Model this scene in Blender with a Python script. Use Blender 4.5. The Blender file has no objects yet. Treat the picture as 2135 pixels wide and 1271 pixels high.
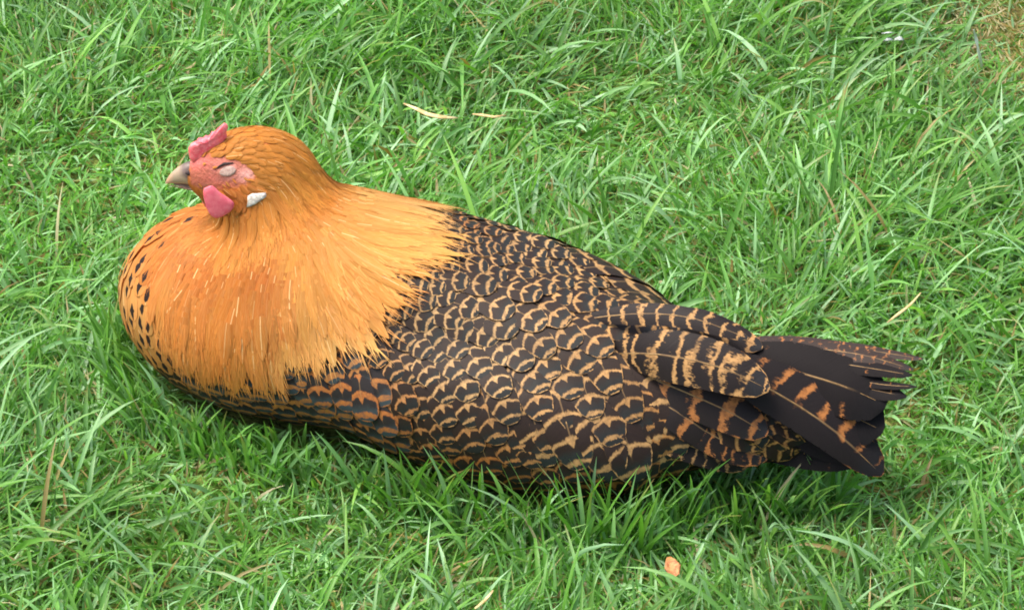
import bpy, math, random
import numpy as np
from mathutils import Vector
rng = np.random.default_rng(7)
random.seed(7)
sc = bpy.context.scene
col = sc.collection

# ------------------------------------------------------------------ camera
PITCH = math.radians(37.0)
DIST = 2.4
MPP = 0.0003                                  # metres per photo pixel at the hen
CX, CY = 1067.5, 635.5
CAM = np.array([0, -DIST * math.cos(PITCH), 0.1 + DIST * math.sin(PITCH)])
FWD = np.array([0, math.cos(PITCH), -math.sin(PITCH)])
RGT = np.array([1.0, 0, 0])
UPV = np.array([0, math.sin(PITCH), math.cos(PITCH)])
cam = bpy.data.cameras.new('camera')
cam.sensor_width = 36
cam.lens = 36 * DIST / (2135 * MPP)
cam.clip_start, cam.clip_end = 0.05, 500
camo = bpy.data.objects.new('camera', cam)
camo.location = CAM
camo.rotation_euler = (math.pi / 2 - PITCH, 0, 0)
col.objects.link(camo)
sc.camera = camo

# ------------------------------------------------------------------ sky and sun (bright overcast)
SUN_EL, SUN_AZ = math.radians(68), math.radians(-85)   # azimuth from +Y towards +X: from the left of the picture
world = bpy.data.worlds.new('World')
sc.world = world
world.use_nodes = True
wn = world.node_tree
bg = wn.nodes['Background']
sky = wn.nodes.new('ShaderNodeTexSky')
sky.sky_type = 'NISHITA'
sky.sun_disc = False
sky.sun_elevation = SUN_EL
sky.sun_rotation = SUN_AZ
sky.air_density, sky.dust_density, sky.ozone_density = 1.0, 6.0, 0.6
wn.links.new(sky.outputs[0], bg.inputs[0])
bg.inputs[1].default_value = 0.15
sun = bpy.data.lights.new('sun', 'SUN')
sun.energy = 1.5
sun.angle = math.radians(28)
sun.color = (1.0, 0.96, 0.9)
suno = bpy.data.objects.new('sun', sun)
sd_ = Vector((math.sin(SUN_AZ) * math.cos(SUN_EL), math.cos(SUN_AZ) * math.cos(SUN_EL), math.sin(SUN_EL)))
suno.rotation_euler = sd_.to_track_quat('Z', 'Y').to_euler()
suno.location = (0, 0, 5)
col.objects.link(suno)
sc.view_settings.view_transform = 'Standard'
sc.view_settings.look = 'None'
sc.view_settings.exposure = 1.15
sc.view_settings.gamma = 1.0
sc.cycles.filter_width = 1.8

# ------------------------------------------------------------------ helpers
def srgb(r, g, b):
    f = lambda c: (c / 255 / 12.92) if c / 255 <= 0.04045 else ((c / 255 + 0.055) / 1.055) ** 2.4
    return np.array([f(r), f(g), f(b)])

def nrm(a):
    return a / np.maximum(np.linalg.norm(a, axis=-1, keepdims=True), 1e-12)

def project(P):
    r = P - CAM
    d = r @ FWD
    k = DIST / MPP
    return CX + (r @ RGT) / d * k, CY - (r @ UPV) / d * k, d

def at(px, py, Y):
    """world point seen at photo pixel (px, py) in the plane y = Y"""
    d = FWD + RGT * (px - CX) * MPP / DIST + UPV * (CY - py) * MPP / DIST
    return CAM + d * (Y - CAM[1]) / d[1]

def at_z(px, py, Z=0.0):
    d = FWD + RGT * (px - CX) * MPP / DIST + UPV * (CY - py) * MPP / DIST
    return CAM + d * (Z - CAM[2]) / d[2]

def in_poly(px, py, poly):
    px = np.asarray(px, float); py = np.asarray(py, float)
    c = np.zeros(px.shape, bool)
    n = len(poly)
    for i in range(n):
        x0, y0 = poly[i]; x1, y1 = poly[(i + 1) % n]
        m = ((y0 > py) != (y1 > py)) & (px < (x1 - x0) * (py - y0) / (y1 - y0 + 1e-9) + x0)
        c ^= m
    return c

def build(name, verts, quads=None, tris=None, mat=None, uv=None, uv2=None, colr=None, parent=None, smooth=True, normals=None):
    """one mesh object; uv, uv2 and colr are given per vertex"""
    me = bpy.data.meshes.new(name)
    verts = np.asarray(verts, np.float32).reshape(-1, 3)
    fl, ft = [], []
    if quads is not None and len(quads):
        q = np.asarray(quads, np.int32).reshape(-1, 4); fl.append(q.ravel()); ft.append(np.full(len(q), 4, np.int32))
    if tris is not None and len(tris):
        t = np.asarray(tris, np.int32).reshape(-1, 3); fl.append(t.ravel()); ft.append(np.full(len(t), 3, np.int32))
    loops = np.concatenate(fl); cnt = np.concatenate(ft)
    me.vertices.add(len(verts)); me.vertices.foreach_set('co', verts.ravel())
    me.loops.add(len(loops)); me.loops.foreach_set('vertex_index', loops)
    me.polygons.add(len(cnt))
    st = np.concatenate([[0], np.cumsum(cnt)[:-1]]).astype(np.int32)
    me.polygons.foreach_set('loop_start', st)
    if smooth:
        me.polygons.foreach_set('use_smooth', np.ones(len(cnt), bool))
    me.update(calc_edges=True)
    for nm, d in (('UVMap', uv), ('UV2', uv2)):
        if d is not None:
            l = me.uv_layers.new(name=nm)
            l.data.foreach_set('uv', np.asarray(d, np.float32)[loops].ravel())
    if colr is not None:
        ca = me.color_attributes.new('Col', 'FLOAT_COLOR', 'POINT')
        c4 = np.ones((len(verts), 4), np.float32); c4[:, :3] = colr
        ca.data.foreach_set('color', c4.ravel())
    if normals is not None: me.normals_split_custom_set_from_vertices(np.asarray(normals, np.float32).reshape(-1, 3))
    if mat: me.materials.append(mat)
    ob = bpy.data.objects.new(name, me)
    col.objects.link(ob)
    if parent is not None: ob.parent = parent
    return ob

def empty(name, parent=None, loc=(0, 0, 0)):
    o = bpy.data.objects.new(name, None)
    o.empty_display_size = 0.05
    o.location = loc
    col.objects.link(o)
    if parent is not None: o.parent = parent
    return o

def tag(o, label=None, cat=None, group=None, kind=None):
    if label: o['label'] = label
    if cat: o['category'] = cat
    if group: o['group'] = group
    if kind: o['kind'] = kind
    return o

class NT:
    """tiny node-graph helper"""
    def __init__(self, name):
        self.m = bpy.data.materials.new(name); self.m.use_nodes = True
        self.t = self.m.node_tree; self.bsdf = self.t.nodes['Principled BSDF']
        self.out = self.t.nodes['Material Output']
    def n(self, typ, **kw):
        nd = self.t.nodes.new(typ)
        for k, v in kw.items(): setattr(nd, k, v)
        return nd
    def link(self, a, b): self.t.links.new(a, b)
    def put(self, sock, v):
        if isinstance(v, (int, float)): sock.default_value = v
        elif isinstance(v, (tuple, list, np.ndarray)): sock.default_value = tuple(v) if len(sock.default_value) == len(v) else tuple(v) + (1,)
        else: self.link(v, sock)
    def math(self, op, a, b=None, c=None, clamp=False):
        nd = self.n('ShaderNodeMath', operation=op, use_clamp=clamp)
        for i, v in enumerate((a, b, c)):
            if v is not None: self.put(nd.inputs[i], v)
        return nd.outputs[0]
    def step(self, x, lo, hi):
        nd = self.n('ShaderNodeMapRange', interpolation_type='SMOOTHSTEP')
        self.put(nd.inputs[0], x); self.put(nd.inputs[1], lo); self.put(nd.inputs[2], hi)
        return nd.outputs[0]
    def mix(self, f, a, b, typ='MIX'):
        nd = self.n('ShaderNodeMix', data_type='RGBA', blend_type=typ)
        self.put(nd.inputs[0], f); self.put(nd.inputs[6], a); self.put(nd.inputs[7], b)
        return nd.outputs[2]
    def uv(self, name):
        nd = self.n('ShaderNodeUVMap', uv_map=name)
        s = self.n('ShaderNodeSeparateXYZ'); self.link(nd.outputs[0], s.inputs[0])
        return s.outputs[0], s.outputs[1]
    def vec(self, x, y, z=0.0):
        nd = self.n('ShaderNodeCombineXYZ')
        for i, v in enumerate((x, y, z)): self.put(nd.inputs[i], v)
        return nd.outputs[0]
    def noise(self, v, scale, detail=2.0, rough=0.5, dist=0.0):
        nd = self.n('ShaderNodeTexNoise')
        if v is not None: self.link(v, nd.inputs['Vector'])
        nd.inputs['Scale'].default_value = scale; nd.inputs['Detail'].default_value = detail
        nd.inputs['Roughness'].default_value = rough; nd.inputs['Distortion'].default_value = dist
        return nd.outputs[0]
    def col(self): return self.n('ShaderNodeVertexColor', layer_name='Col').outputs[0]
    def bump(self, h, strength, dist):
        nd = self.n('ShaderNodeBump'); nd.inputs['Strength'].default_value = strength; nd.inputs['Distance'].default_value = dist
        self.link(h, nd.inputs['Height']); self.link(nd.outputs[0], self.bsdf.inputs['Normal'])
    def fin(self, base, rough=0.6, spec=0.3, sss=None):
        self.put(self.bsdf.inputs['Base Color'], base)
        self.put(self.bsdf.inputs['Roughness'], rough)
        self.put(self.bsdf.inputs['Specular IOR Level'], spec)
        if sss:
            self.bsdf.inputs['Subsurface Weight'].default_value = sss
            self.bsdf.inputs['Subsurface Radius'].default_value = (1.0, 0.35, 0.2)
            self.bsdf.inputs['Subsurface Scale'].default_value = 0.003
        return self.m
    def translucent(self, f, colr):
        tr = self.n('ShaderNodeBsdfTranslucent'); self.put(tr.inputs[0], colr)
        mx = self.n('ShaderNodeMixShader'); self.put(mx.inputs[0], f)
        self.link(self.bsdf.outputs[0], mx.inputs[1]); self.link(tr.outputs[0], mx.inputs[2])
        self.link(mx.outputs[0], self.out.inputs['Surface'])

# ------------------------------------------------------------------ materials
def mat_ground():
    t = NT('soil_and_thatch')
    co = t.n('ShaderNodeTexCoord').outputs['Object']
    a = t.noise(co, 6, 5, 0.6); b = t.noise(co, 90, 4, 0.7)
    c = t.mix(t.step(a, 0.35, 0.65), srgb(108, 134, 58), srgb(130, 132, 76))
    c = t.mix(t.step(b, 0.35, 0.7), c, srgb(74, 80, 40))
    t.bump(b, 0.8, 0.01)
    return t.fin(c, 0.95, 0.1)

def mat_blade():
    t = NT('grass_blade')
    u, v = t.uv('UVMap')
    c = t.col()
    st = t.noise(t.vec(t.math('MULTIPLY', u, 9.0), t.math('MULTIPLY', v, 2.0), v), 1.0, 2)
    c = t.mix(t.math('MULTIPLY', st, 0.45), c, t.mix(1.0, c, (0.55, 0.62, 0.5), 'MULTIPLY'))
    t.fin(c, 0.45, 0.55)
    t.translucent(0.45, t.mix(1.0, c, (1.0, 1.15, 0.55), 'MULTIPLY'))
    return t.m

def mat_barred(name, period, curve, thick, spike, lace, spotlen, side=0.0, fade=0.0, rag=0.14, slate=(40, 42, 40), dark=(44, 33, 26), spec=0.15, warp=0.0, rough=0.52):
    """dark feather with buff cross bands that arch towards the base, a spike on the shaft and a pale lace round the tip.
    UVMap: x across and y from the tip, both in half widths; UV2: x edge parameter -1..1, y random"""
    t = NT(name)
    x, y = t.uv('UVMap'); e, r = t.uv('UV2')
    rv = t.math('MULTIPLY', r, 37.0)
    n1 = t.math('SUBTRACT', t.noise(t.vec(t.math('ADD', x, rv), y, rv), 2.2, 2), 0.5)
    n2 = t.math('SUBTRACT', t.noise(t.vec(t.math('MULTIPLY', x, 3.0), t.math('MULTIPLY', y, 1.0), rv), 5.0, 3, 0.65), 0.5)
    wob = t.math('ADD', t.math('MULTIPLY', n1, rag * 2.4), t.math('MULTIPLY', n2, rag * 1.6))
    ax = t.math('ABSOLUTE', x); ae = t.math('ABSOLUTE', e)
    yy = t.math('ADD', y, t.math('MULTIPLY', t.math('MULTIPLY', ax, ax), curve))
    yy = t.math('ADD', yy, wob)
    if warp: yy = t.math('ADD', yy, t.math('MULTIPLY', t.math('SUBTRACT', t.noise(t.vec(t.math('MULTIPLY', x, 0.5), y, rv), 0.9, 1), 0.5), warp))
    yy = t.math('ADD', yy, t.math('MULTIPLY', t.math('SUBTRACT', r, 0.5), 0.35))
    ph = t.math('FRACT', t.math('DIVIDE', yy, period))
    d = t.math('MULTIPLY', t.math('SUBTRACT', ph, 0.5), period)           # + towards base, - towards tip
    sp = t.math('MULTIPLY', t.math('SUBTRACT', 1.0, t.math('DIVIDE', ax, 0.2), clamp=True), spike)
    lo = t.math('SUBTRACT', t.math('MULTIPLY', sp, -1.0), thick)
    b1 = t.step(d, t.math('SUBTRACT', lo, 0.08), t.math('ADD', lo, 0.04))
    b2 = t.math('SUBTRACT', 1.0, t.step(d, thick - 0.05, thick + 0.08))
    band = t.math('MULTIPLY', b1, b2)
    band = t.math('MULTIPLY', band, t.step(yy, spotlen * 0.6, spotlen * 0.6 + 0.05))
    if side:
        band = t.math('MULTIPLY', band, t.step(t.math('ADD', t.math('MULTIPLY', x, side), t.math('MULTIPLY', n1, 0.9)), -0.05, 0.2))
    if fade:
        band = t.math('MULTIPLY', band, t.step(t.math('ADD', t.noise(t.vec(t.math('ADD', x, rv), y, rv), 1.3, 1), t.math('MULTIPLY', n2, 0.4)), fade - 0.05, fade + 0.08))
    edge = t.math('MAXIMUM', ae, t.math('SUBTRACT', 1.0, t.math('MULTIPLY', y, 1.1)))
    lc = t.step(t.math('ADD', edge, t.math('MULTIPLY', n2, 0.25)), 1.0 - lace, 1.0 - lace * 0.5)
    lc = t.math('MULTIPLY', lc, t.math('SUBTRACT', 1.0, t.step(y, 1.0, 1.5)))
    lc = t.math('MULTIPLY', lc, t.step(t.math('ADD', t.noise(t.vec(x, y, rv), 1.6, 1), 0.0), 0.36, 0.5))
    m = t.math('MAXIMUM', band, lc) if lace > 0 else band
    dk = t.mix(t.step(t.math('ADD', y, t.math('MULTIPLY', n1, 0.7)), 0.5, 1.2), srgb(*slate), srgb(*dark))
    barb = t.noise(t.vec(t.math('MULTIPLY', t.math('SUBTRACT', y, t.math('MULTIPLY', ax, -0.8)), 22.0), t.math('MULTIPLY', ax, 1.5), rv), 1.0, 2)
    dk = t.mix(t.math('MULTIPLY', barb, 0.5), dk, srgb(24, 20, 21))
    bc = t.mix(t.math('MULTIPLY', barb, 0.5), t.col(), t.mix(1.0, t.col(), (0.62, 0.5, 0.4), 'MULTIPLY'))
    shaft = t.math('MULTIPLY', t.math('SUBTRACT', 1.0, t.step(ax, 0.02, 0.05)), t.step(y, 0.9, 1.8))
    m = t.math('MULTIPLY', m, t.math('ADD', 0.5, t.math('MULTIPLY', t.step(t.noise(t.vec(t.math('MULTIPLY', x, 2.0), t.math('MULTIPLY', y, 2.0), rv), 1.7, 3, 0.7), 0.3, 0.65), 0.5)))
    c = t.mix(m, dk, bc)
    c = t.mix(t.math('MULTIPLY', shaft, 0.35), c, srgb(150, 120, 80))
    t.bump(barb, 0.3, 0.0006)
    fray = t.math('ADD', t.math('MAXIMUM', ae, t.math('SUBTRACT', 1.0, t.math('MULTIPLY', y, 3.0))), t.math('MULTIPLY', t.noise(t.vec(t.math('MULTIPLY', x, 9.0), t.math('MULTIPLY', y, 9.0), rv), 1.0, 2, 0.7), 0.55))
    t.put(t.bsdf.inputs['Alpha'], t.math('SUBTRACT', 1.0, t.step(fray, 1.29, 1.33)))
    return t.fin(c, rough, spec)

def mat_hackle(name, spot):
    t = NT(name)
    x, y = t.uv('UVMap'); e, r = t.uv('UV2')
    rv = t.math('MULTIPLY', r, 61.0)
    c = t.col()
    st = t.noise(t.vec(t.math('ADD', t.math('MULTIPLY', e, 7.0), rv), t.math('MULTIPLY', y, 0.4), rv), 1.0, 4, 0.65)
    c = t.mix(t.step(st, 0.35, 0.75), t.mix(1.0, c, (0.92, 0.85, 0.74), 'MULTIPLY'), t.mix(0.15, c, srgb(246, 205, 140)))
    sh = t.math('SUBTRACT', 1.0, t.step(t.math('ABSOLUTE', e), 0.03, 0.10))
    c = t.mix(t.math('MULTIPLY', t.math('MULTIPLY', sh, 0.75), t.step(r, 0.55, 0.95)), c, srgb(252, 222, 160))
    if spot:
        n = t.noise(t.vec(x, y, rv), 2.0, 2)
        dd = t.math('ADD', t.math('ABSOLUTE', t.math('MULTIPLY', x, 1.1)), t.math('ABSOLUTE', t.math('MULTIPLY', t.math('SUBTRACT', y, 0.9), 0.55)))
        dd = t.math('ADD', dd, t.math('MULTIPLY', t.math('SUBTRACT', n, 0.5), 0.5))
        c = t.mix(t.math('SUBTRACT', 1.0, t.step(dd, 0.38, 0.48)), c, srgb(48, 38, 38))
    t.bump(st, 0.25, 0.0005)
    t.fin(c, 0.58, 0.2)
    t.translucent(0.35, c)
    return t.m

def mat_simple(name, c1, c2, scale, rough=0.5, spec=0.4, sss=None, bump=0.0, bdist=0.001, bscale=None):
    t = NT(name)
    co = t.n('ShaderNodeTexCoord').outputs['Object']
    a = t.noise(co, scale, 4, 0.6)
    c = t.mix(t.step(a, 0.35, 0.65), srgb(*c1), srgb(*c2))
    if bump: t.bump(t.noise(co, bscale or scale * 3, 3), bump, bdist)
    return t.fin(c, rough, spec, sss)

def mat_vcol(name, scale, rough=0.6, spec=0.3, sss=None, bump=0.3, bdist=0.001, amp=0.5):
    t = NT(name)
    co = t.n('ShaderNodeTexCoord').outputs['Object']
    a = t.noise(co, scale, 4, 0.6)
    c = t.mix(t.math('MULTIPLY', a, amp), t.col(), t.mix(1.0, t.col(), (0.6, 0.5, 0.5), 'MULTIPLY'))
    t.bump(a, bump, bdist)
    return t.fin(c, rough, spec, sss)

# ------------------------------------------------------------------ ground
g = 60.0
ground = build('ground', [(-g, -g, 0), (g, -g, 0), (g, g, 0), (-g, g, 0)], quads=[(0, 1, 2, 3)], mat=mat_ground(), smooth=False)
tag(ground, 'brown and green soil under the lawn', 'ground', kind='structure')

# ------------------------------------------------------------------ hen: body as a signed distance field
TH = math.radians(19)
O = np.array([-0.02, -0.005, 0.0])
E1 = np.array([math.cos(TH), -math.sin(TH), 0]); E2 = np.array([math.sin(TH), math.cos(TH), 0]); E3 = np.array([0, 0, 1.0])
def to_local(P):
    r = P - O
    return np.stack([r @ E1, r @ E2, r @ E3], -1)
def to_world(L):
    L = np.asarray(L, float)
    return O + L[..., 0:1] * E1 + L[..., 1:2] * E2 + L[..., 2:3] * E3
def mirror(P):
    L = to_local(P); L[..., 1] *= -1
    return to_world(L)
def mirror_dir(D):
    return D - 2 * (D @ E2)[..., None] * E2

def ell(P, c, r, rot=0.0):
    q = P - np.asarray(c)
    if rot:
        s, k = math.sin(rot), math.cos(rot)
        q = np.stack([q[..., 0] * k - q[..., 2] * s, q[..., 1], q[..., 0] * s + q[..., 2] * k], -1)
    r = np.asarray(r)
    a = q / r
    k0 = np.sqrt((a * a).sum(-1)); a /= r
    k1 = np.sqrt((a * a).sum(-1)) + 1e-9
    return k0 * (k0 - 1) / k1
def cone(P, a, b, ra, rb):
    a = np.asarray(a); b = np.asarray(b)
    d = b - a
    h = np.clip(((P - a) @ d) / (d @ d), 0, 1)
    return np.linalg.norm(P - a - h[..., None] * d, axis=-1) - (ra + (rb - ra) * h)
def smin(a, b, k):
    h = np.maximum(k - np.abs(a - b), 0) / k
    return np.minimum(a, b) - h * h * k * 0.25

HEAD = at(503, 352, 0.047)                    # centre of the skull
CROWN = at(541, 343, 0.047)
NECKC = at(571, 402, 0.045)
def head_rel(dx, dy, dz): return HEAD + np.array([dx, dy, dz])
def sdf_head(P):
    h = ell(P, HEAD, (0.031, 0.0185, 0.0225))
    h = smin(h, cone(P, head_rel(-0.014, 0, -0.004), head_rel(-0.0265, 0, -0.0055), 0.0135, 0.0064), 0.012)
    h = smin(h, ell(P, CROWN, (0.0275, 0.0195, 0.0235)), 0.012)
    h = smin(h, ell(P, head_rel(0.0, 0, -0.012), (0.026, 0.0175, 0.016)), 0.012)
    return h
def sdf(P):
    L = to_local(P)
    d = ell(L, (-0.005, 0, 0.064), (0.160, 0.066, 0.066), rot=0.08)
    d = smin(d, ell(L, (0.095, 0, 0.071), (0.125, 0.044, 0.036), rot=0.10), 0.03)
    d = smin(d, ell(L, (0.016, -0.052, 0.060), (0.112, 0.030, 0.045), rot=0.09), 0.008)
    d = smin(d, ell(L, (0.014, 0.044, 0.073), (0.112, 0.036, 0.050), rot=0.2), 0.013)
    d = smin(d, ell(L, (-0.146, 0, 0.067), (0.096, 0.069, 0.066)), 0.04)
    d = smin(d, ell(L, (-0.070, 0, 0.101), (0.082, 0.054, 0.048), rot=0.20), 0.03)
    hl = to_local(HEAD[None])[0]
    d = smin(d, cone(L, (-0.118, 0, 0.105), hl + np.array([0.016, 0, -0.010]), 0.050, 0.0215), 0.03)
    d = smin(d, ell(P, NECKC, (0.0310, 0.029, 0.0335)), 0.014)
    return smin(d, sdf_head(P), 0.012)
def grad(P, e=0.0008, f=None):
    f = f or sdf
    k = np.array([[1, -1, -1], [-1, -1, 1], [-1, 1, -1], [1, 1, 1.0]])
    return nrm(sum(k[i] * f(P + k[i] * e)[..., None] for i in range(4)))
def hug(P, h, it=2):
    for _ in range(it):
        P = P - (sdf(P) - h)[..., None] * grad(P)
    return P

def surface_net(f, lo, hi, vox):
    lo = np.asarray(lo); hi = np.asarray(hi)
    n = np.ceil((hi - lo) / vox).astype(int) + 1
    ax = [lo[i] + vox * np.arange(n[i]) for i in range(3)]
    D = np.empty(n, np.float32)
    Y, Z = np.meshgrid(ax[1], ax[2], indexing='ij')
    for i, x in enumerate(ax[0]):
        D[i] = f(np.stack([np.full_like(Y, x), Y, Z], -1))
    S = D < 0
    c = np.zeros(np.array(n) - 1, np.int8)
    for i in (0, 1):
        for j in (0, 1):
            for k in (0, 1):
                c += S[i:n[0] - 1 + i, j:n[1] - 1 + j, k:n[2] - 1 + k]
    act = (c > 0) & (c < 8)
    idx = -np.ones(act.shape, np.int64); idx[act] = np.arange(act.sum())
    V = lo + (np.argwhere(act) + 0.5) * vox
    Q = []
    for a in range(3):
        b, d = (a + 1) % 3, (a + 2) % 3
        s0 = [slice(None)] * 3; s1 = [slice(None)] * 3
        s0[a] = slice(0, n[a] - 1); s1[a] = slice(1, n[a])
        A, B = S[tuple(s0)], S[tuple(s1)]
        e = np.argwhere(A != B)
        e = e[(e[:, b] > 0) & (e[:, d] > 0) & (e[:, b] < n[b] - 1) & (e[:, d] < n[d] - 1)]
        flip = ~A[tuple(e.T)]
        def cell(ob, od):
            k = e.copy(); k[:, b] -= ob; k[:, d] -= od
            return idx[tuple(k.T)]
        q = np.stack([cell(1, 1), cell(0, 1), cell(0, 0), cell(1, 0)], -1)
        q[flip] = q[flip][:, ::-1]
        Q.append(q)
    Q = np.concatenate(Q)
    for _ in range(3):
        V = V - f(V)[:, None] * grad(V, f=f)
    return V, Q

BV, BQ = surface_net(sdf, (-0.27, -0.14, -0.012), (0.23, 0.15, 0.215), 0.0023)
BN = grad(BV)
bpx, bpy_, bdep = project(BV)
BFACE = ((CAM - BV) * BN).sum(-1) > 0

def pick(px, py):
    """surface point and normal nearest the camera at a photo pixel"""
    d2 = (bpx - px) ** 2 + (bpy_ - py) ** 2
    ok = BFACE & (d2 < max(64.0, d2[BFACE].min() * 1.3))
    ii = np.where(ok)[0]
    i = ii[np.argmin(bdep[ii] * 4000 + np.sqrt(d2[ii]))]
    p = BV[i][None]
    # slide sideways to the exact pixel
    return p[0], BN[i]

def img_dir(p, n, dx, dy):
    t1 = nrm(np.cross(n, [0.3, 0.5, 0.81])); t2 = np.cross(n, t1)
    M = np.array([[t1 @ RGT, t2 @ RGT], [t1 @ UPV, t2 @ UPV]])
    ab = np.linalg.solve(M.T @ M + 0.02 * np.eye(2), M.T @ np.array([dx, -dy]))
    return nrm(ab[0] * t1 + ab[1] * t2)

GUIDE = [  # photo pixel, direction in which the feathers point
 (430, 330, .8, -.3), (480, 300, .9, -.25), (520, 275, 1, .05), (575, 290, 1, .35), (640, 330, .9, .7), (680, 380, .6, 1),
 (470, 400, .7, .6), (520, 380, 1, .3), (560, 350, 1, .5), (600, 400, .5, 1), (500, 440, -.1, 1), (450, 460, -.5, .8), (560, 440, .05, 1),
 (400, 470, -.8, .8), (340, 480, -.9, .7), (290, 520, -.5, 1), (258, 580, -.15, 1), (270, 660, .2, 1), (320, 700, .15, 1),
 (350, 560, -.5, 1), (420, 560, -.5, 1), (500, 540, -.45, 1), (560, 560, -.25, 1), (620, 560, .0, 1), (400, 680, -.2, 1), (480, 700, -.18, 1),
 (560, 700, -.02, 1), (640, 660, .15, 1), (700, 620, .5, 1), (740, 600, .75, .8), (680, 520, .45, 1), (720, 500, .9, .5), (760, 480, 1, .12), (780, 530, 1, .2),
 (720, 430, 1, .35), (740, 395, 1, .2), (800, 410, 1, .12), (860, 430, 1, .18), (820, 470, 1, .05),
 (450, 800, -.1, 1), (560, 800, .3, 1), (650, 800, .3, 1), (740, 820, .15, 1), (780, 880, .3, 1), (600, 850, .5, .8),
 (950, 470, 1, .25), (900, 530, 1, .12), (850, 620, 1, .2), (820, 700, .8, .5), (780, 740, .5, .8), (900, 600, 1, .12), (960, 560, 1, .1),
 (1000, 520, 1, .1), (1100, 500, 1, .25), (1100, 560, 1, .15), (1200, 540, 1, .3), (1200, 620, 1, .2), (1300, 640, 1, .25), (1300, 590, 1, .45), (1420, 660, 1, .3),
 (950, 640, .9, .4), (1040, 650, .9, .45), (900, 720, .65, .75), (1000, 730, .6, .8), (1100, 720, .6, .8), (1160, 680, .8, .55),
 (860, 800, .45, .9), (950, 820, .3, 1), (1060, 830, .25, 1), (1160, 800, .3, 1), (1250, 760, .4, 1), (1330, 850, .35, 1), (1230, 880, .2, 1), (1100, 920, .2, 1),
 (950, 920, .3, 1), (870, 900, .4, .9), (1000, 980, .35, .9), (1200, 980, .3, .9), (1350, 950, .5, .8), (1450, 760, .9, .5), (1500, 850, .9, .4),
]
gp, gd = [], []
for x, y, dx, dy in GUIDE:
    p, n = pick(x, y)
    d = img_dir(p, n, dx, dy)
    gp.append(p); gd.append(d)
    if to_local(p[None])[0, 1] < -0.015:
        gp.append(mirror(p[None])[0]); gd.append(mirror_dir(d[None])[0])
gp, gd = np.array(gp), np.array(gd)
def idw(P, gp, gv, pw=3.0):
    out = np.empty(P.shape[:-1] + (gv.shape[-1],))
    for s in range(0, len(P), 4000):
        d2 = ((P[s:s + 4000, None] - gp[None]) ** 2).sum(-1) + 4e-6
        w = d2 ** (-pw / 2)
        out[s:s + 4000] = (w @ gv) / w.sum(-1, keepdims=True)
    return out
def flow(P, N):
    d = idw(P, gp, gd)
    return nrm(d - (d * N).sum(-1, keepdims=True) * N)

def field(lst):
    P = np.array([pick(a[0], a[1])[0] for a in lst]); V = np.array([a[2:] for a in lst], float)
    near = to_local(P)[:, 1] < -0.015
    P = np.concatenate([P, mirror(P[near])]); V = np.concatenate([V, V[near]])
    return lambda Q: idw(Q, P, V)

# canonical photo pixel of a surface point: its own, or that of its mirror image when it faces away
def canon(P, N):
    x, y, _ = project(P)
    f = ((CAM - P) * N).sum(-1) > 0
    xm, ym, _ = project(mirror(P))
    hid = (~f) & (to_local(P)[:, 1] > 0)
    return np.where(hid, xm, x), np.where(hid, ym, y), f

FACE = [(395, 330), (425, 324), (455, 326), (480, 329), (505, 338), (526, 353), (528, 371), (513, 384), (495, 389), (472, 392), (455, 396), (440, 400), (418, 395), (396, 385)]
HEADP = [(396, 300), (440, 270), (500, 255), (560, 262), (610, 300), (600, 350), (560, 390), (545, 430), (500, 440), (440, 430), (400, 400), (380, 350)]
CAPE = [(500, 400), (560, 270), (640, 300), (690, 365), (740, 378), (800, 395), (815, 420), (790, 455), (800, 500), (770, 540), (735, 575), (715, 610), (680, 650), (640, 655), (600, 655),
        (540, 690), (440, 700), (412, 692), (386, 664), (362, 622), (358, 570), (368, 520), (388, 472), (414, 438), (430, 435), (470, 440)]
FRONT = [(470, 442), (414, 440), (388, 472), (368, 520), (358, 570), (362, 622), (386, 664), (418, 702), (380, 770), (300, 740), (230, 660), (215, 560), (250, 450), (320, 400), (400, 385), (470, 410)]

px_, py_, _ = canon(BV, BN)
orange = in_poly(px_, py_, CAPE) | in_poly(px_, py_, FRONT) | in_poly(px_, py_, HEADP)
orange |= (np.linalg.norm(BV - NECKC, axis=1) < 0.064) & (BV[:, 2] > 0.115)
face = in_poly(px_, py_, FACE) & (np.linalg.norm(BV - HEAD, axis=1) < 0.05)
bc = np.where(orange[:, None], srgb(178, 104, 40), srgb(44, 34, 30))
def gz(x, y, sx, sy=None): return np.exp(-((px_ - x) / sx) ** 2 - ((py_ - y) / (sy or sx)) ** 2)[:, None]
fc = np.repeat(srgb(172, 98, 76)[None], len(BV), 0)
for (x, y, sx, sy, c) in ((412, 338, 22, 14, (222, 118, 112)), (515, 364, 20, 14, (216, 158, 146)), (478, 398, 26, 12, (178, 98, 52)), (440, 372, 22, 10, (188, 104, 88)),
                          (455, 338, 14, 8, (204, 124, 108)), (430, 388, 14, 6, (150, 92, 76)), (474, 372, 22, 7, (160, 104, 92)), (448, 352, 10, 10, (172, 104, 92))):
    w = gz(x, y, sx, sy); fc = fc * (1 - w) + srgb(*c) * w
bc[face] = fc[face]

hen = empty('hen', loc=(float(O[0]), float(O[1]), 0))
tag(hen, 'sleeping hen with orange neck and dark laced wings resting on the lawn', 'hen')
class Par:  # keeps world coordinates of parts under the hen's Empty
    pass
def adopt(o, par):
    o.parent = par
    o.matrix_parent_inverse = par.matrix_world.inverted()
bpy.context.view_layer.update()

M_BODY = mat_vcol('hen_skin', 420, 0.55, 0.35, sss=0.12, bump=0.8, bdist=0.0016, amp=0.75)
body = build('body', BV, quads=BQ, mat=M_BODY, colr=bc); adopt(body, hen)
wing_near = empty('wing'); adopt(wing_near, hen)
wing_far = empty('wing'); adopt(wing_far, hen)
tail = empty('tail'); adopt(tail, hen)
hackle = empty('hackle'); adopt(hackle, hen)
bpy.context.view_layer.update()

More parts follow.
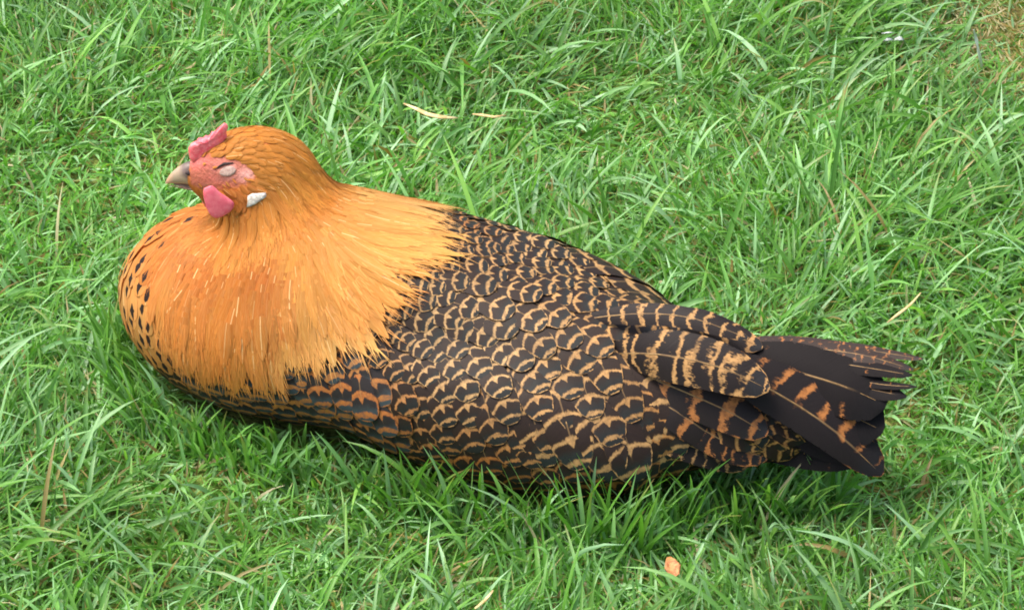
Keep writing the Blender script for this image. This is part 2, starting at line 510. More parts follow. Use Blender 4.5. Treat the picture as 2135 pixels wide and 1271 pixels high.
# ------------------------------------------------------------------ feathers
def poisson(P, R, order):
    cell = R.max()
    keep, grid = [], {}
    K = np.floor(P / cell).astype(int)
    for i in order:
        k = tuple(K[i]); ok = True
        for a in (-1, 0, 1):
            for b in (-1, 0, 1):
                for c in (-1, 0, 1):
                    for j in grid.get((k[0] + a, k[1] + b, k[2] + c), ()):
                        dd = P[i] - P[j]
                        if dd @ dd < (0.5 * (R[i] + R[j])) ** 2: ok = False; break
                    if not ok: break
                if not ok: break
            if not ok: break
        if ok:
            grid.setdefault(k, []).append(i); keep.append(i)
    return np.array(keep)

def prof_round(v):     # broad feather, rounded tip
    a = np.minimum(1, 0.45 + 1.1 * v)
    tip = np.sqrt(np.clip(1 - np.clip((v - 0.70) / 0.31, 0, 1) ** 2, 0, 1))
    return a * tip
def prof_lance(v):     # narrow hackle, pointed tip
    return np.clip(0.6 + 1.1 * v, 0, 1) * np.clip(1 - np.clip((v - 0.4) / 0.605, 0, 1) ** 2.2, 0, 1) ** 0.8

def feathers_on_body(P0, D0, L, W, h0, h1, rows, cols, prof, camber, flowmix=0.35, vpos=None, curl=0.0):
    """grow F feathers over the body; returns verts (F,rows,cols,3), uv, uv2 and midlines"""
    F = len(P0)
    v = np.linspace(0, 1, rows) if vpos is None else np.asarray(vpos, float)
    u = np.linspace(-1, 1, cols)
    p = hug(P0, h0); d = D0.copy()
    mid = np.empty((F, rows, 3)); nn = np.empty((F, rows, 3)); dd = np.empty((F, rows, 3))
    for i in range(rows):
        if i:
            p = p + d * (L * (v[i] - v[i - 1]))[:, None]
            h = h0 + (h1 - h0) * v[i] ** 0.8 + curl * v[i] ** 4
            p = hug(p, h, 2)
        n = grad(p, 0.004)
        if i and flowmix:
            d = nrm(d + flowmix * flow(p, n))
        d = nrm(d - (d * n).sum(-1, keepdims=True) * n)
        mid[:, i], nn[:, i], dd[:, i] = p, n, d
    t = np.cross(dd, nn)
    w = W[:, None] * prof(v)[None]
    V = mid[:, :, None] + t[:, :, None] * (w[:, :, None] * u)[..., None] - nn[:, :, None] * (camber * W[:, None, None] * (u ** 2) * prof(v)[None, :, None])[..., None]
    hgt = (h0[:, None] + (h1 - h0)[:, None] * v[None] ** 0.8 + curl * v[None] ** 4)[:, :, None] - camber * W[:, None, None] * (u ** 2)[None, None] * np.ones((1, rows, 1))
    flat = V.reshape(-1, 3)
    cur = sdf(flat); want = np.maximum(hgt.reshape(-1), -0.001)
    low = cur < want
    flat[low] = flat[low] + (want - cur)[low][:, None] * grad(flat[low])
    V = flat.reshape(V.shape)
    UV = np.empty((F, rows, cols, 2)); UV2 = np.empty_like(UV)
    UV[..., 0] = (w[:, :, None] * u) / W[:, None, None]
    UV[..., 1] = ((1 - v)[None, :] * L[:, None] / W[:, None])[:, :, None]
    UV2[..., 0] = u
    UV2[..., 1] = rng.random(F)[:, None, None]
    NV = nrm(nn[:, :, None] + t[:, :, None] * (0.45 * u)[None, None, :, None])
    return V, UV, UV2, mid, nn, dd, NV

def grid_quads(rows, cols):
    q = []
    for i in range(rows - 1):
        for j in range(cols - 1):
            a = i * cols + j
            q.append((a, a + 1, a + cols + 1, a + cols))
    return np.array(q)
def many_quads(F, rows, cols):
    q = grid_quads(rows, cols)
    return (q[None] + (np.arange(F) * rows * cols)[:, None, None]).reshape(-1, 4)

cand = np.arange(len(BV)); rng.shuffle(cand)
notface = ~face
dh = np.linalg.norm(BV - HEAD, axis=1)
upper = (BN[:, 2] > -0.75)

# --- dark laced feathers of wing, back, flank
SZ = field([(830, 560, 9.5, 7.6, 26), (900, 480, 9.5, 7.5, 28), (800, 700, 9.5, 7.5, 26), (900, 680, 11, 8.5, 28), (1000, 620, 12.5, 9.5, 33), (1000, 730, 13.5, 10, 35), (1100, 800, 15, 11, 42),
            (1250, 800, 17, 12.5, 54), (1330, 880, 17.5, 12.5, 60), (1000, 500, 11, 8.5, 30), (1150, 540, 13.5, 10, 36), (1300, 620, 15, 11, 42), (1450, 690, 15, 11.5, 48),
            (650, 800, 12.5, 10, 32), (760, 840, 15, 11.5, 42), (900, 850, 13, 10, 36), (950, 940, 14, 11, 38), (1150, 950, 15, 11.5, 42), (1400, 850, 17, 13, 55)])
BANDC = field([(650, 800) + tuple(srgb(206, 128, 62)), (560, 790) + tuple(srgb(206, 128, 62)), (760, 850) + tuple(srgb(204, 124, 62)), (830, 560) + tuple(srgb(206, 160, 100)), (900, 700) + tuple(srgb(204, 162, 106)),
               (930, 450) + tuple(srgb(200, 132, 72)), (1000, 720) + tuple(srgb(206, 164, 106)), (1150, 560) + tuple(srgb(214, 164, 100)), (1300, 620) + tuple(srgb(212, 158, 92)), (1200, 800) + tuple(srgb(204, 156, 96)),
               (1000, 960) + tuple(srgb(184, 112, 52)), (1250, 950) + tuple(srgb(188, 118, 56)), (1330, 850) + tuple(srgb(204, 142, 78)), (1450, 750) + tuple(srgb(206, 146, 80))])
dark = (~orange) & upper & (dh > 0.05)
# let the dark feathers start a little under the cape's edge
ii = cand[dark[cand]]
sz = SZ(BV[ii]) * 0.001 * np.array([0.86, 0.90, 0.98])
keep = poisson(BV[ii], sz[:, 0], np.arange(len(ii)))
idx = ii[keep]; sz = sz[keep]
P0, N0 = BV[idx], BN[idx]
D0 = flow(P0, N0)
ang = rng.normal(0, 0.13, len(idx))
D0 = nrm(D0 * np.cos(ang)[:, None] + np.cross(N0, D0) * np.sin(ang)[:, None])
F = len(idx)
L = sz[:, 2] * rng.uniform(0.92, 1.1, F); W = sz[:, 1] * rng.uniform(0.95, 1.1, F)
VP = [0, .3, .55, .75, .9, .97, 1.0]
cxp, cyp, vis = canon(P0, N0)
WINGZ = [(760, 560), (900, 575), (1010, 585), (1110, 625), (1220, 690), (1340, 770), (1430, 930), (1350, 960), (900, 930), (800, 860), (730, 700)]
wingz = in_poly(cxp, cyp, WINGZ)
wl = np.where(wingz, 0.0038, 0.0) * np.clip((cxp - 860) / 180, 0, 1)
V, UV, UV2, mid, nn, dd, NV = feathers_on_body(P0 - D0 * (L * 0.35)[:, None], D0, L, W, -0.0005 + wl * 0.6, rng.uniform(0.0032, 0.0044, F) + wl, 7, 5, prof_round, 0.06, vpos=VP, curl=-0.0012)
bcol = BANDC(P0) * np.array([0.74, 0.80, 0.90]) * rng.uniform(0.85, 1.12, (F, 1))
M_COV = mat_barred('laced_feather', 1.0, 0.50, 0.074, 0.42, 0.085, 0.5)
M_SIDE = mat_barred('flank_feather', 1.2, 0.5, 0.15, 0.40, 0.12, 0.6, slate=(66, 76, 80), dark=(46, 42, 42))
cxp, cyp, vis = canon(P0, N0)
size = L * W * np.where(vis, 1, 0.001)
rank = np.argsort(-size)
single = np.zeros(F, bool); single[rank[:300]] = True
q1 = grid_quads(7, 5)
side = in_poly(cxp, cyp, [(380, 700), (560, 690), (730, 700), (800, 830), (830, 920), (700, 920), (500, 880), (400, 820)])
loc = to_local(P0)
for i in np.where(single)[0]:
    par = body if not wingz[i] else (wing_near if loc[i, 1] < 0 else wing_far)
    o = build('feather', V[i].reshape(-1, 3), quads=q1, mat=M_SIDE if side[i] else M_COV, uv=UV[i].reshape(-1, 2), uv2=UV2[i].reshape(-1, 2), colr=np.repeat(bcol[i][None], 35, 0))
    o.parent = par; o.matrix_parent_inverse = par.matrix_world.inverted()
r = ~single
o = build('back_feathers', V[r].reshape(-1, 3), quads=many_quads(r.sum(), 7, 5), mat=M_COV, uv=UV[r].reshape(-1, 2), uv2=UV2[r].reshape(-1, 2), colr=np.repeat(bcol[r], 35, 0))
adopt(o, body); o['kind'] = 'stuff'
print('dark feathers', F, 'visible', vis.sum())

# --- hackle and breast
HC = field([(520, 280) + tuple(srgb(212, 138, 52)), (620, 330) + tuple(srgb(216, 140, 50)), (660, 400) + tuple(srgb(206, 124, 40)), (600, 440) + tuple(srgb(208, 130, 48)), (450, 470) + tuple(srgb(206, 126, 52)),
            (380, 500) + tuple(srgb(204, 122, 52)), (420, 580) + tuple(srgb(212, 126, 50)), (500, 520) + tuple(srgb(216, 140, 62)), (560, 600) + tuple(srgb(206, 122, 54)), (620, 520) + tuple(srgb(228, 158, 72)), (680, 580) + tuple(srgb(226, 152, 76)),
            (640, 640) + tuple(srgb(236, 170, 96)), (500, 680) + tuple(srgb(226, 146, 66)), (400, 660) + tuple(srgb(222, 142, 68)), (300, 600) + tuple(srgb(228, 168, 96)), (265, 540) + tuple(srgb(222, 166, 100)), (720, 480) + tuple(srgb(232, 166, 84)),
            (760, 410) + tuple(srgb(244, 196, 120)), (820, 420) + tuple(srgb(238, 186, 112)), (780, 500) + tuple(srgb(236, 172, 90)), (740, 560) + tuple(srgb(226, 152, 74)), (560, 780) + tuple(srgb(226, 150, 76)), (850, 440) + tuple(srgb(246, 204, 136)), (720, 400) + tuple(srgb(226, 156, 72)), (690, 640) + tuple(srgb(240, 184, 112)), (590, 640) + tuple(srgb(234, 168, 92)), (540, 570) + tuple(srgb(206, 118, 48)), (450, 540) + tuple(srgb(208, 120, 46)), (470, 640) + tuple(srgb(216, 132, 56))])
HS = field([(520, 275, 3.2, 2.0, 11), (580, 290, 3.4, 2.2, 13), (650, 340, 3.8, 2.4, 17), (685, 390, 4.2, 2.8, 22), (600, 380, 3.8, 2.4, 17), (560, 440, 4.0, 2.6, 20), (640, 440, 4.4, 2.8, 26), (450, 460, 4.0, 2.7, 22), (380, 480, 4.2, 3.0, 26),
            (620, 500, 4.6, 3.0, 32), (500, 560, 4.8, 3.2, 36), (420, 600, 5.0, 3.5, 38), (600, 600, 5.0, 3.3, 40), (700, 560, 5.0, 3.3, 40), (780, 470, 5.0, 3.2, 42), (760, 400, 5.0, 3.3, 42),
            (500, 680, 5.4, 3.8, 40), (640, 640, 5.4, 3.8, 38), (400, 680, 5.4, 3.8, 36)])
cape = (in_poly(px_, py_, CAPE) | ((np.linalg.norm(BV - NECKC, axis=1) < 0.064) & (BV[:, 2] > 0.115) & (BV[:, 0] > HEAD[0] - 0.008))) & notface & (~in_poly(px_, py_, HEADP) | (dh > 0.055)) & upper
ii = cand[cape[cand]]
sz = HS(BV[ii]) * 0.001
keep = poisson(BV[ii], sz[:, 0] * 0.8, np.arange(len(ii)))
idx = ii[keep]; sz = sz[keep]; F = len(idx)
P0, N0 = BV[idx], BN[idx]
D0 = flow(P0, N0)
ang = rng.normal(0, 0.13, F)
D0 = nrm(D0 * np.cos(ang)[:, None] + np.cross(N0, D0) * np.sin(ang)[:, None])
L = sz[:, 2] * rng.uniform(0.85, 1.3, F); W = sz[:, 1] * rng.uniform(1.0, 1.7, F)
dhf = np.linalg.norm(P0 - HEAD, axis=1)
hk = np.clip((dhf - 0.05) / 0.04, 0, 1); hk = hk * hk * (3 - 2 * hk)
hh0 = 0.0006 + 0.0028 * hk
VPH = [0, .2, .4, .6, .78, .92, 1.0]
V, UV, UV2, mid, nn, dd, NV = feathers_on_body(P0, D0, L, W, hh0, hh0 + rng.uniform(0.0011, 0.0020, F) * (0.45 + 0.55 * hk), 7, 3, prof_lance, 0.02, vpos=VPH)
hc = HC(P0) * np.array([0.80, 0.82, 0.80]) * rng.uniform(0.93, 1.07, (F, 1)) * (1 + rng.normal(0, 0.02, (F, 3)))
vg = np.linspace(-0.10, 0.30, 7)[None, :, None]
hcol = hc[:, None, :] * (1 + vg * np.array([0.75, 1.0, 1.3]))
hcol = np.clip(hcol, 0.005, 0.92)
hcol = np.repeat(hcol[:, :, None, :], 3, 2)
M_HACK = mat_hackle('hackle_feather', False)
M_SPOT = mat_hackle('spotted_breast_feather', True)
cxp, cyp, vis = canon(P0, N0)
rank = np.argsort(-(L * W * np.where(vis, 1, 0.001)))
single = np.zeros(F, bool); single[rank[:260]] = True
q3 = grid_quads(7, 3)
for i in np.where(single)[0]:
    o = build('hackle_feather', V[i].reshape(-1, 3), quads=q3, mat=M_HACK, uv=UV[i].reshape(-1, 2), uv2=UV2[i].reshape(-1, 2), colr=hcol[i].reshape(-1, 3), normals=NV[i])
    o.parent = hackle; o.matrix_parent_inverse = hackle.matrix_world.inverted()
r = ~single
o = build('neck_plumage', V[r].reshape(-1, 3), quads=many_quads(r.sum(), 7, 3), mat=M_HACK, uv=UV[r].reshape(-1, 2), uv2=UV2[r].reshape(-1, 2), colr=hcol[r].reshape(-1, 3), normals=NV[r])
adopt(o, hackle); o['kind'] = 'stuff'
print('hackle', F, vis.sum())
# fine loose barbs fringing the hackle feathers
K = 12
fi = np.repeat(np.arange(F), K); n_ = len(fi)
ri = rng.choice([2, 3, 4, 5], n_, p=[.15, .2, .3, .35])
sgn = rng.choice([-1, 1], n_)
b0 = mid[fi, ri] + nn[fi, ri] * 0.0002
dv = dd[fi, ri]; nv = nn[fi, ri]; tv = np.cross(dv, nv)
a = rng.uniform(0.03, 0.26, n_) * sgn
b0 = b0 + tv * (W[fi] * rng.uniform(0, 0.75, n_) * sgn)[:, None]
dv = nrm(dv * np.cos(a)[:, None] + tv * np.sin(a)[:, None] + nv * rng.uniform(-0.03, 0.02, n_)[:, None])
bl = rng.uniform(0.006, 0.015, n_) * np.clip(L[fi] / 0.035, 0.4, 1.1)
b1 = b0 + dv * (bl * 0.5)[:, None]; b2 = b0 + dv * bl[:, None] - nv * (bl * 0.06)[:, None]
ww = 0.00022
Vb = np.stack([b0 - tv * ww, b0 + tv * ww, b1 - tv * ww * .8, b1 + tv * ww * .8, b2], 1)
cb = np.clip(hc[fi] * rng.uniform(0.95, 1.3, (n_, 1)), 0, .9)
base = (np.arange(n_) * 5)[:, None]
M_BARB = mat_vcol('loose_barb', 40, 0.6, 0.3, bump=0.0)
o = build('loose_barbs', Vb.reshape(-1, 3), quads=base + np.array([[0, 1, 3, 2]]), tris=base + np.array([[2, 3, 4]]), mat=M_BARB, colr=np.repeat(cb, 5, 0), normals=np.repeat(nv, 5, 0))
adopt(o, hackle); o['kind'] = 'stuff'

# --- spotted breast feathers at the front
front = in_poly(px_, py_, FRONT) & upper & (dh > 0.045) & (BV[:, 2] < HEAD[2] - 0.022)
ii = cand[front[cand]]
keep = poisson(BV[ii], np.full(len(ii), 0.0095), np.arange(len(ii)))
idx = ii[keep]; F = len(idx)
P0, N0 = BV[idx], BN[idx]; D0 = flow(P0, N0)
L = rng.uniform(0.022, 0.030, F); W = rng.uniform(0.0058, 0.0076, F)
V, UV, UV2, mid, nn, dd, NV = feathers_on_body(P0, D0, L, W, np.full(F, 0.0), rng.uniform(0.0020, 0.0030, F), 7, 5, prof_round, 0.05, vpos=VP, curl=-0.0006)
hc2 = HC(P0) * 0.9 * rng.uniform(0.9, 1.1, (F, 1))
_, _, vis = canon(P0, N0)
for i in range(F):
    if vis[i]:
        o = build('breast_feather', V[i].reshape(-1, 3), quads=q1, mat=M_SPOT, uv=UV[i].reshape(-1, 2), uv2=UV2[i].reshape(-1, 2), colr=np.repeat(hc2[i][None], 35, 0), normals=NV[i])
        o.parent = body; o.matrix_parent_inverse = body.matrix_world.inverted()
r = ~vis
o = build('breast_plumage', V[r].reshape(-1, 3), quads=many_quads(r.sum(), 7, 5), mat=M_SPOT, uv=UV[r].reshape(-1, 2), uv2=UV2[r].reshape(-1, 2), colr=np.repeat(hc2[r], 35, 0), normals=NV[r])
adopt(o, body); o['kind'] = 'stuff'
print('breast', F, vis.sum())

# --- short feathers of head and cheek
hd = in_poly(px_, py_, HEADP) & (dh < 0.062) & (~face | (rng.random(len(BV)) < 0.06)) & (BV[:, 0] > HEAD[0] - 0.026)
ii = cand[hd[cand]]
keep = poisson(BV[ii], np.full(len(ii), 0.0026), np.arange(len(ii)))
idx = ii[keep]; F = len(idx)
P0, N0 = BV[idx], BN[idx]; D0 = flow(P0, N0)
ang = rng.normal(0, 0.15, F)
D0 = nrm(D0 * np.cos(ang)[:, None] + np.cross(N0, D0) * np.sin(ang)[:, None])
hx, hy, _ = project(P0); infc = face[idx]
L = np.where(infc, 0.55, 1.0) * (0.0055 + 0.000045 * np.clip(hx - 430, 0, 160)) * rng.uniform(0.8, 1.2, F); W = rng.uniform(0.0016, 0.0030, F) * np.where(infc, 0.36, 1.0)
V, UV, UV2, mid, nn, dd, NV = feathers_on_body(P0, D0, L, W, np.full(F, 0.0002), rng.uniform(0.0006, 0.0011, F), 5, 3, prof_lance, 0.02, vpos=[0, .3, .6, .85, 1])
ch = HC(P0) * np.array([0.78, 0.78, 0.72])
cheek = np.clip(1 - np.hypot(hx - 500, hy - 405) / 40, 0, 1)[:, None]
ch = ch * (1 - cheek) + srgb(186, 104, 48) * cheek
ch = ch * rng.uniform(0.85, 1.15, (F, 1))
o = build('head_plumage', V.reshape(-1, 3), quads=many_quads(F, 5, 3), mat=M_HACK, uv=UV.reshape(-1, 2), uv2=UV2.reshape(-1, 2), colr=np.repeat(ch, 15, 0), normals=NV)
adopt(o, body); o['kind'] = 'stuff'
print('head', F)

# ------------------------------------------------------------------ tail and long feathers, one by one
def long_feather(name, pts, Ys, hw, nrm0, nrm1, mat, band, parent, asym=0.0, rows=11, cols=5, camber=0.18, tipk=2.0, basew=0.5):
    """pts: photo pixels along the shaft from base to tip, each at depth Ys; hw: half width in photo pixels"""
    A = np.array([at(p[0], p[1], y) for p, y in zip(pts, Ys)])
    # Catmull-Rom through the points
    Pp = np.vstack([2 * A[0] - A[1], A, 2 * A[-1] - A[-2]])
    tt = np.linspace(0, len(A) - 1 - 1e-6, 60)
    C = []
    for t in tt:
        k = int(t); f = t - k
        p0, p1, p2, p3 = Pp[k:k + 4]
        C.append(0.5 * (2 * p1 + (p2 - p0) * f + (2 * p0 - 5 * p1 + 4 * p2 - p3) * f * f + (3 * p1 - p0 - 3 * p2 + p3) * f ** 3))
    C = np.array(C)
    s = np.concatenate([[0], np.cumsum(np.linalg.norm(np.diff(C, axis=0), axis=1))])
    v = 1 - (1 - np.linspace(0, 1, rows)) ** 1.35
    S = np.stack([np.interp(v * s[-1], s, C[:, k]) for k in range(3)], -1)
    T = nrm(np.gradient(S, axis=0))
    N = nrm(np.asarray(nrm0)[None] * (1 - v)[:, None] + np.asarray(nrm1)[None] * v[:, None])
    N = nrm(N - (N * T).sum(-1, keepdims=True) * T)
    B = np.cross(T, N)
    W = hw * MPP
    w = W * np.minimum(1, basew + (1 - basew) * v / 0.4) * np.clip(1 - np.clip((v - 0.55) / 0.452, 0, 1) ** tipk, 0, 1) ** 0.5
    u = np.linspace(-1, 1, cols)
    lat = np.where(u > 0, u * (1 + asym), u * (1 - asym))
    V = S[:, None] + B[:, None] * (w[:, None] * lat)[..., None] - N[:, None] * (camber * w[:, None] * u ** 2)[..., None]
    V = V + N[:, None] * (rng.normal(0, 0.00025, (rows, 1, 1)))
    uv = np.stack([w[:, None] * lat / W, np.repeat(((1 - v) * s[-1] / W)[:, None], cols, 1)], -1)
    uv2 = np.stack([np.repeat(u[None], rows, 0), np.full((rows, cols), rng.random())], -1)
    o = build(name, V.reshape(-1, 3), quads=grid_quads(rows, cols), mat=mat, uv=uv.reshape(-1, 2), uv2=uv2.reshape(-1, 2), colr=np.repeat(np.asarray(band)[None], rows * cols, 0))
    # the quill: a fine raised shaft along the upper face
    o.parent = parent; o.matrix_parent_inverse = parent.matrix_world.inverted()
    ring = []
    for k, (du, dn) in enumerate(((-1, 0), (0, 1), (1, 0))):
        rad = 0.0005 * (1 - 0.8 * v)
        ring.append(S + B * (du * rad)[:, None] + N * (0.0001 + dn * rad * 0.8)[:, None])
    R3 = np.stack(ring, 1)[: rows - 1]
    sh = build('shaft', R3.reshape(-1, 3), quads=grid_quads(rows - 1, 3), mat=M_SHAFT)
    sh.parent = o if parent is hen else parent
    sh.matrix_parent_inverse = sh.parent.matrix_world.inverted()
    return o

M_SHAFT = mat_simple('quill', (150, 118, 70), (104, 78, 46), 200, 0.5, 0.4)
BUF = srgb(178, 138, 88); ORA = srgb(164, 108, 60)
M_TBAR = mat_barred('tail_barred', 0.95, 0.25, 0.10, 0.12, 0.035, 0.9, side=-1.0, fade=0.38, rag=0.2, slate=(30, 30, 31), dark=(30, 26, 26), spec=0.1, rough=0.58)
M_TMOT = mat_barred('tail_mottled', 0.9, 0.2, 0.13, 0.1, 0.0, 0.5, fade=0.55, rag=0.5, slate=(46, 42, 40), dark=(52, 42, 36))
M_TBLK = mat_barred('tail_black', 3.0, 0.2, 0.06, 0.0, 0.0, 0.9, fade=0.62, rag=0.3, slate=(21, 20, 21), dark=(24, 21, 21), spec=0.08, rough=0.6)
M_CBA2 = mat_barred('covert_sparse', 1.5, 0.35, 0.12, 0.2, 0.08, 0.6, fade=0.28, rag=0.26, slate=(36, 36, 37), dark=(33, 27, 25), warp=1.0)
M_CBAR = mat_barred('covert_barred', 0.74, 0.30, 0.085, 0.12, 0.10, 0.55, fade=0.36, rag=0.30, slate=(36, 36, 37), dark=(32, 26, 24), warp=1.3)
NN = np.array([0.05, -0.72, 0.69]); NU = np.array([0.0, -0.45, 0.9]); NF = np.array([0, -0.25, 0.97]); NS = np.array([0.1, -0.85, 0.5])
YT = lambda px: -0.012 - 0.34 * ((px - CX) * MPP)
def tf(pts, off0, off1, hw, n0, n1, mat, band=ORA, **kw):
    n = len(pts)
    Ys = [YT(p[0]) + off0 + (off1 - off0) * k / (n - 1) for k, p in enumerate(pts)]
    return long_feather('tail_feather', pts, Ys, hw, n0, n1, mat, band, tail, **kw)
# far half and middle of the folded tail
tf([(1480, 715), (1620, 712), (1780, 726), (1926, 748)], 0.022, 0.030, 18, NU, NF, M_TMOT, tipk=1.4)
tf([(1490, 722), (1640, 722), (1790, 738), (1905, 770)], 0.016, 0.022, 22, NU, NF, M_TMOT, tipk=1.6)
tf([(1500, 735), (1680, 748), (1820, 768), (1902, 782)], 0.010, 0.014, 20, NU, NU, M_TBLK)
tf([(1520, 745), (1700, 775), (1830, 800), (1912, 806)], 0.006, 0.008, 13, NU, NU, M_TBLK)
tf([(1520, 750), (1700, 782), (1820, 812), (1890, 826)], 0.004, 0.005, 22, NN, NU, M_TBLK, tipk=3.5)
tf([(1500, 745), (1640, 770), (1760, 805), (1848, 845)], -0.001, 0.0, 62, NN, NN, M_TBLK, tipk=5)
tf([(1480, 770), (1620, 805), (1740, 850), (1842, 898)], -0.005, -0.006, 60, NN, NN, M_TBLK, tipk=5)
tf([(1470, 800), (1600, 850), (1720, 905), (1825, 940)], -0.009, -0.010, 52, NN, NN, M_TBLK, tipk=4)
tf([(1440, 850), (1560, 905), (1680, 935), (1795, 958)], -0.013, -0.014, 42, NN, NN, M_TBLK, tipk=3)
tf([(1450, 740), (1600, 808), (1730, 890), (1840, 990)], -0.020, -0.018, 56, NN, NN, M_TBAR, ORA, asym=-0.15, tipk=2.2)
# coverts over the root of the tail
def cf(pts, off0, off1, hw, n0, n1, mat=M_CBAR, band=BUF, **kw):
    n = len(pts)
    Ys = []
    for k, p in enumerate(pts):
        f = k / (n - 1)
        y = YT(p[0]) + off0 + (off1 - off0) * f
        d2 = np.where(BFACE, (bpx - p[0]) ** 2 + (bpy_ - p[1]) ** 2, 1e9).min()
        if d2 < 60:
            ys = pick(*p)[0][1]
            y = ys + 0.008 if k == 0 else min(y, ys - 0.0035)
        Ys.append(y)
    kw.setdefault('basew', 0.2)
    return long_feather('tail_covert', pts, Ys, hw, n0, n1, mat, band, tail, **kw)
cf([(1260, 865), (1390, 912), (1500, 950), (1565, 968)], -0.030, -0.028, 34, NS, NN, tipk=3)
cf([(1270, 812), (1410, 866), (1530, 930), (1600, 955)], -0.034, -0.030, 40, NS, NN, tipk=3, band=ORA)
cf([(1260, 780), (1390, 845), (1480, 905), (1548, 950)], -0.038, -0.034, 40, NS, NN, mat=M_CBA2, tipk=3, band=ORA)
cf([(1260, 748), (1400, 805), (1520, 858), (1600, 905)], -0.038, -0.032, 46, NS, NN, mat=M_CBA2, tipk=3.2, band=ORA)
cf([(1240, 738), (1370, 738), (1500, 765), (1604, 812)], -0.034, -0.030, 54, NS, NN, tipk=2.3)
cf([(1170, 672), (1320, 654), (1440, 662), (1560, 705)], -0.010, -0.006, 24, NN, NU, mat=M_CBA2, tipk=2.4)
cf([(1350, 640), (1440, 665), (1520, 695), (1590, 725)], 0.006, 0.006, 34, NU, NU, mat=M_CBA2, tipk=2.6)

# long wing feathers (secondaries) hanging over the lower rear of the near wing
M_SEC = mat_barred('secondary_feather', 1.12, 0.35, 0.085, 0.32, 0.07, 0.6, rag=0.13, slate=(42, 48, 46), dark=(44, 33, 27))
sec = [((1130, 720), .28, 24, 84), ((1190, 730), .30, 25, 88), ((1245, 735), .33, 26, 88), ((1295, 745), .36, 26, 80), ((1075, 740), .24, 23, 76), ((1330, 760), .4, 24, 66)]
for sgn in (-1, 1):
    ps, ds, Ls, Ws = [], [], [], []
    for (x, y), dx, w, l in sec:
        p, n = pick(x, y); d = img_dir(p, n, dx, 1.0)
        if sgn > 0: p = mirror(p[None])[0]; d = mirror_dir(d[None])[0]
        ps.append(p); ds.append(d); Ls.append(l * 0.001); Ws.append(w * 0.00058)
    n_ = len(ps)
    V, UV, UV2, *_ = feathers_on_body(np.array(ps), np.array(ds), np.array(Ls), np.array(Ws), np.full(n_, 0.003), np.linspace(0.0080, 0.0066, n_), 9, 5, prof_round, 0.07, flowmix=0.1, vpos=[0, .2, .4, .55, .7, .82, .91, .97, 1])
    for i in range(n_):
        par = wing_near if sgn < 0 else wing_far
        o = build('secondary_feather', V[i].reshape(-1, 3), quads=grid_quads(9, 5), mat=M_SEC, uv=UV[i].reshape(-1, 2), uv2=UV2[i].reshape(-1, 2), colr=np.repeat(srgb(180, 142, 92)[None], 45, 0))
        o.parent = par; o.matrix_parent_inverse = par.matrix_world.inverted()

fl = [((750, 775), .12, 11, 32), ((705, 770), .15, 9.5, 28), ((655, 775), .2, 9, 26), ((785, 835), .3, 9.5, 26)]
pp = [pick(*a[0]) for a in fl]
V, UV, UV2, _, _, _, NV = feathers_on_body(np.array([p for p, n in pp]), np.array([img_dir(p, n, a[1], 1.0) for (p, n), a in zip(pp, fl)]), np.array([a[3] * .001 for a in fl]), np.array([a[2] * .001 for a in fl]), np.full(4, .002), np.array([.0065, .0055, .005, .0055]), 9, 5, prof_round, 0.12, flowmix=0.1, vpos=[0, .2, .4, .55, .7, .82, .91, .97, 1], curl=-.001)
for i in range(4):
    o = build('flank_feather', V[i].reshape(-1, 3), quads=grid_quads(9, 5), mat=M_SIDE, uv=UV[i].reshape(-1, 2), uv2=UV2[i].reshape(-1, 2), colr=np.repeat(srgb(176, 110, 58)[None], 45, 0))
    o.parent = body; o.matrix_parent_inverse = body.matrix_world.inverted()

# ------------------------------------------------------------------ head: beak, comb, wattles, lobe, eye
YH = HEAD[1]
def loft(name, rings, mat, parent, colr=None, cap=True):
    n = len(rings[0]); Vv = np.concatenate(rings)
    q = []
    for i in range(len(rings) - 1):
        for j in range(n):
            k = (j + 1) % n
            q.append((i * n + j, i * n + k, (i + 1) * n + k, (i + 1) * n + j))
    t = []
    if cap:
        for i, rev in ((0, True), (len(rings) - 1, False)):
            c = len(Vv); Vv = np.vstack([Vv, rings[i].mean(0)])
            if colr is not None: colr = np.vstack([colr, colr[i * n:(i + 1) * n].mean(0)])
            for j in range(n):
                k = (j + 1) % n
                t.append((i * n + k, i * n + j, c) if rev else (i * n + j, i * n + k, c))
    o = build(name, Vv, quads=q, tris=t, mat=mat, colr=colr); adopt(o, parent)
    return o
def zpx(px, py): return at(px, py, YH)
# upper mandible: rings from base to tip
def beak_rings(stations, n=14, belly=0.35):
    R = []
    for (xt, yt, xb, yb, hw) in stations:
        top = zpx(xt, yt); bot = zpx(xb, yb)
        c = top * 0.42 + bot * 0.58; up = top - c; dn = bot - c
        ring = []
        for j in range(n):
            a = 2 * math.pi * j / n
            s = math.sin(a)
            v = up * s if s > 0 else dn * (-s) ** 0.7
            ring.append(c + v + np.array([0, -hw * math.cos(a), 0]))
        R.append(np.array(ring))
    return R
st_u = [(404, 338, 424, 386, 0.0062), (392, 338, 408, 384, 0.0060), (381, 343, 392, 381, 0.0053), (371, 349, 378, 380, 0.0043), (361, 357, 365, 380, 0.0031), (353, 366, 355, 381, 0.0020), (347, 375, 348, 382, 0.0010), (345, 381, 345, 384, 0.0003)]
Ru = beak_rings(st_u)
cu = []
for i in range(len(Ru)):
    for j in range(14):
        s = math.sin(2 * math.pi * j / 14)
        c = srgb(168, 148, 124) if s > -0.2 else srgb(176, 150, 124)
        if i <= 1 and s > -0.3: c = srgb(96, 82, 76)
        if i == 2 and s > 0.2: c = srgb(116, 100, 92)
        if i <= 2 and s < -0.5: c = srgb(110, 92, 84)
        if i >= 5: c = srgb(190, 152, 122)
        cu.append(c)
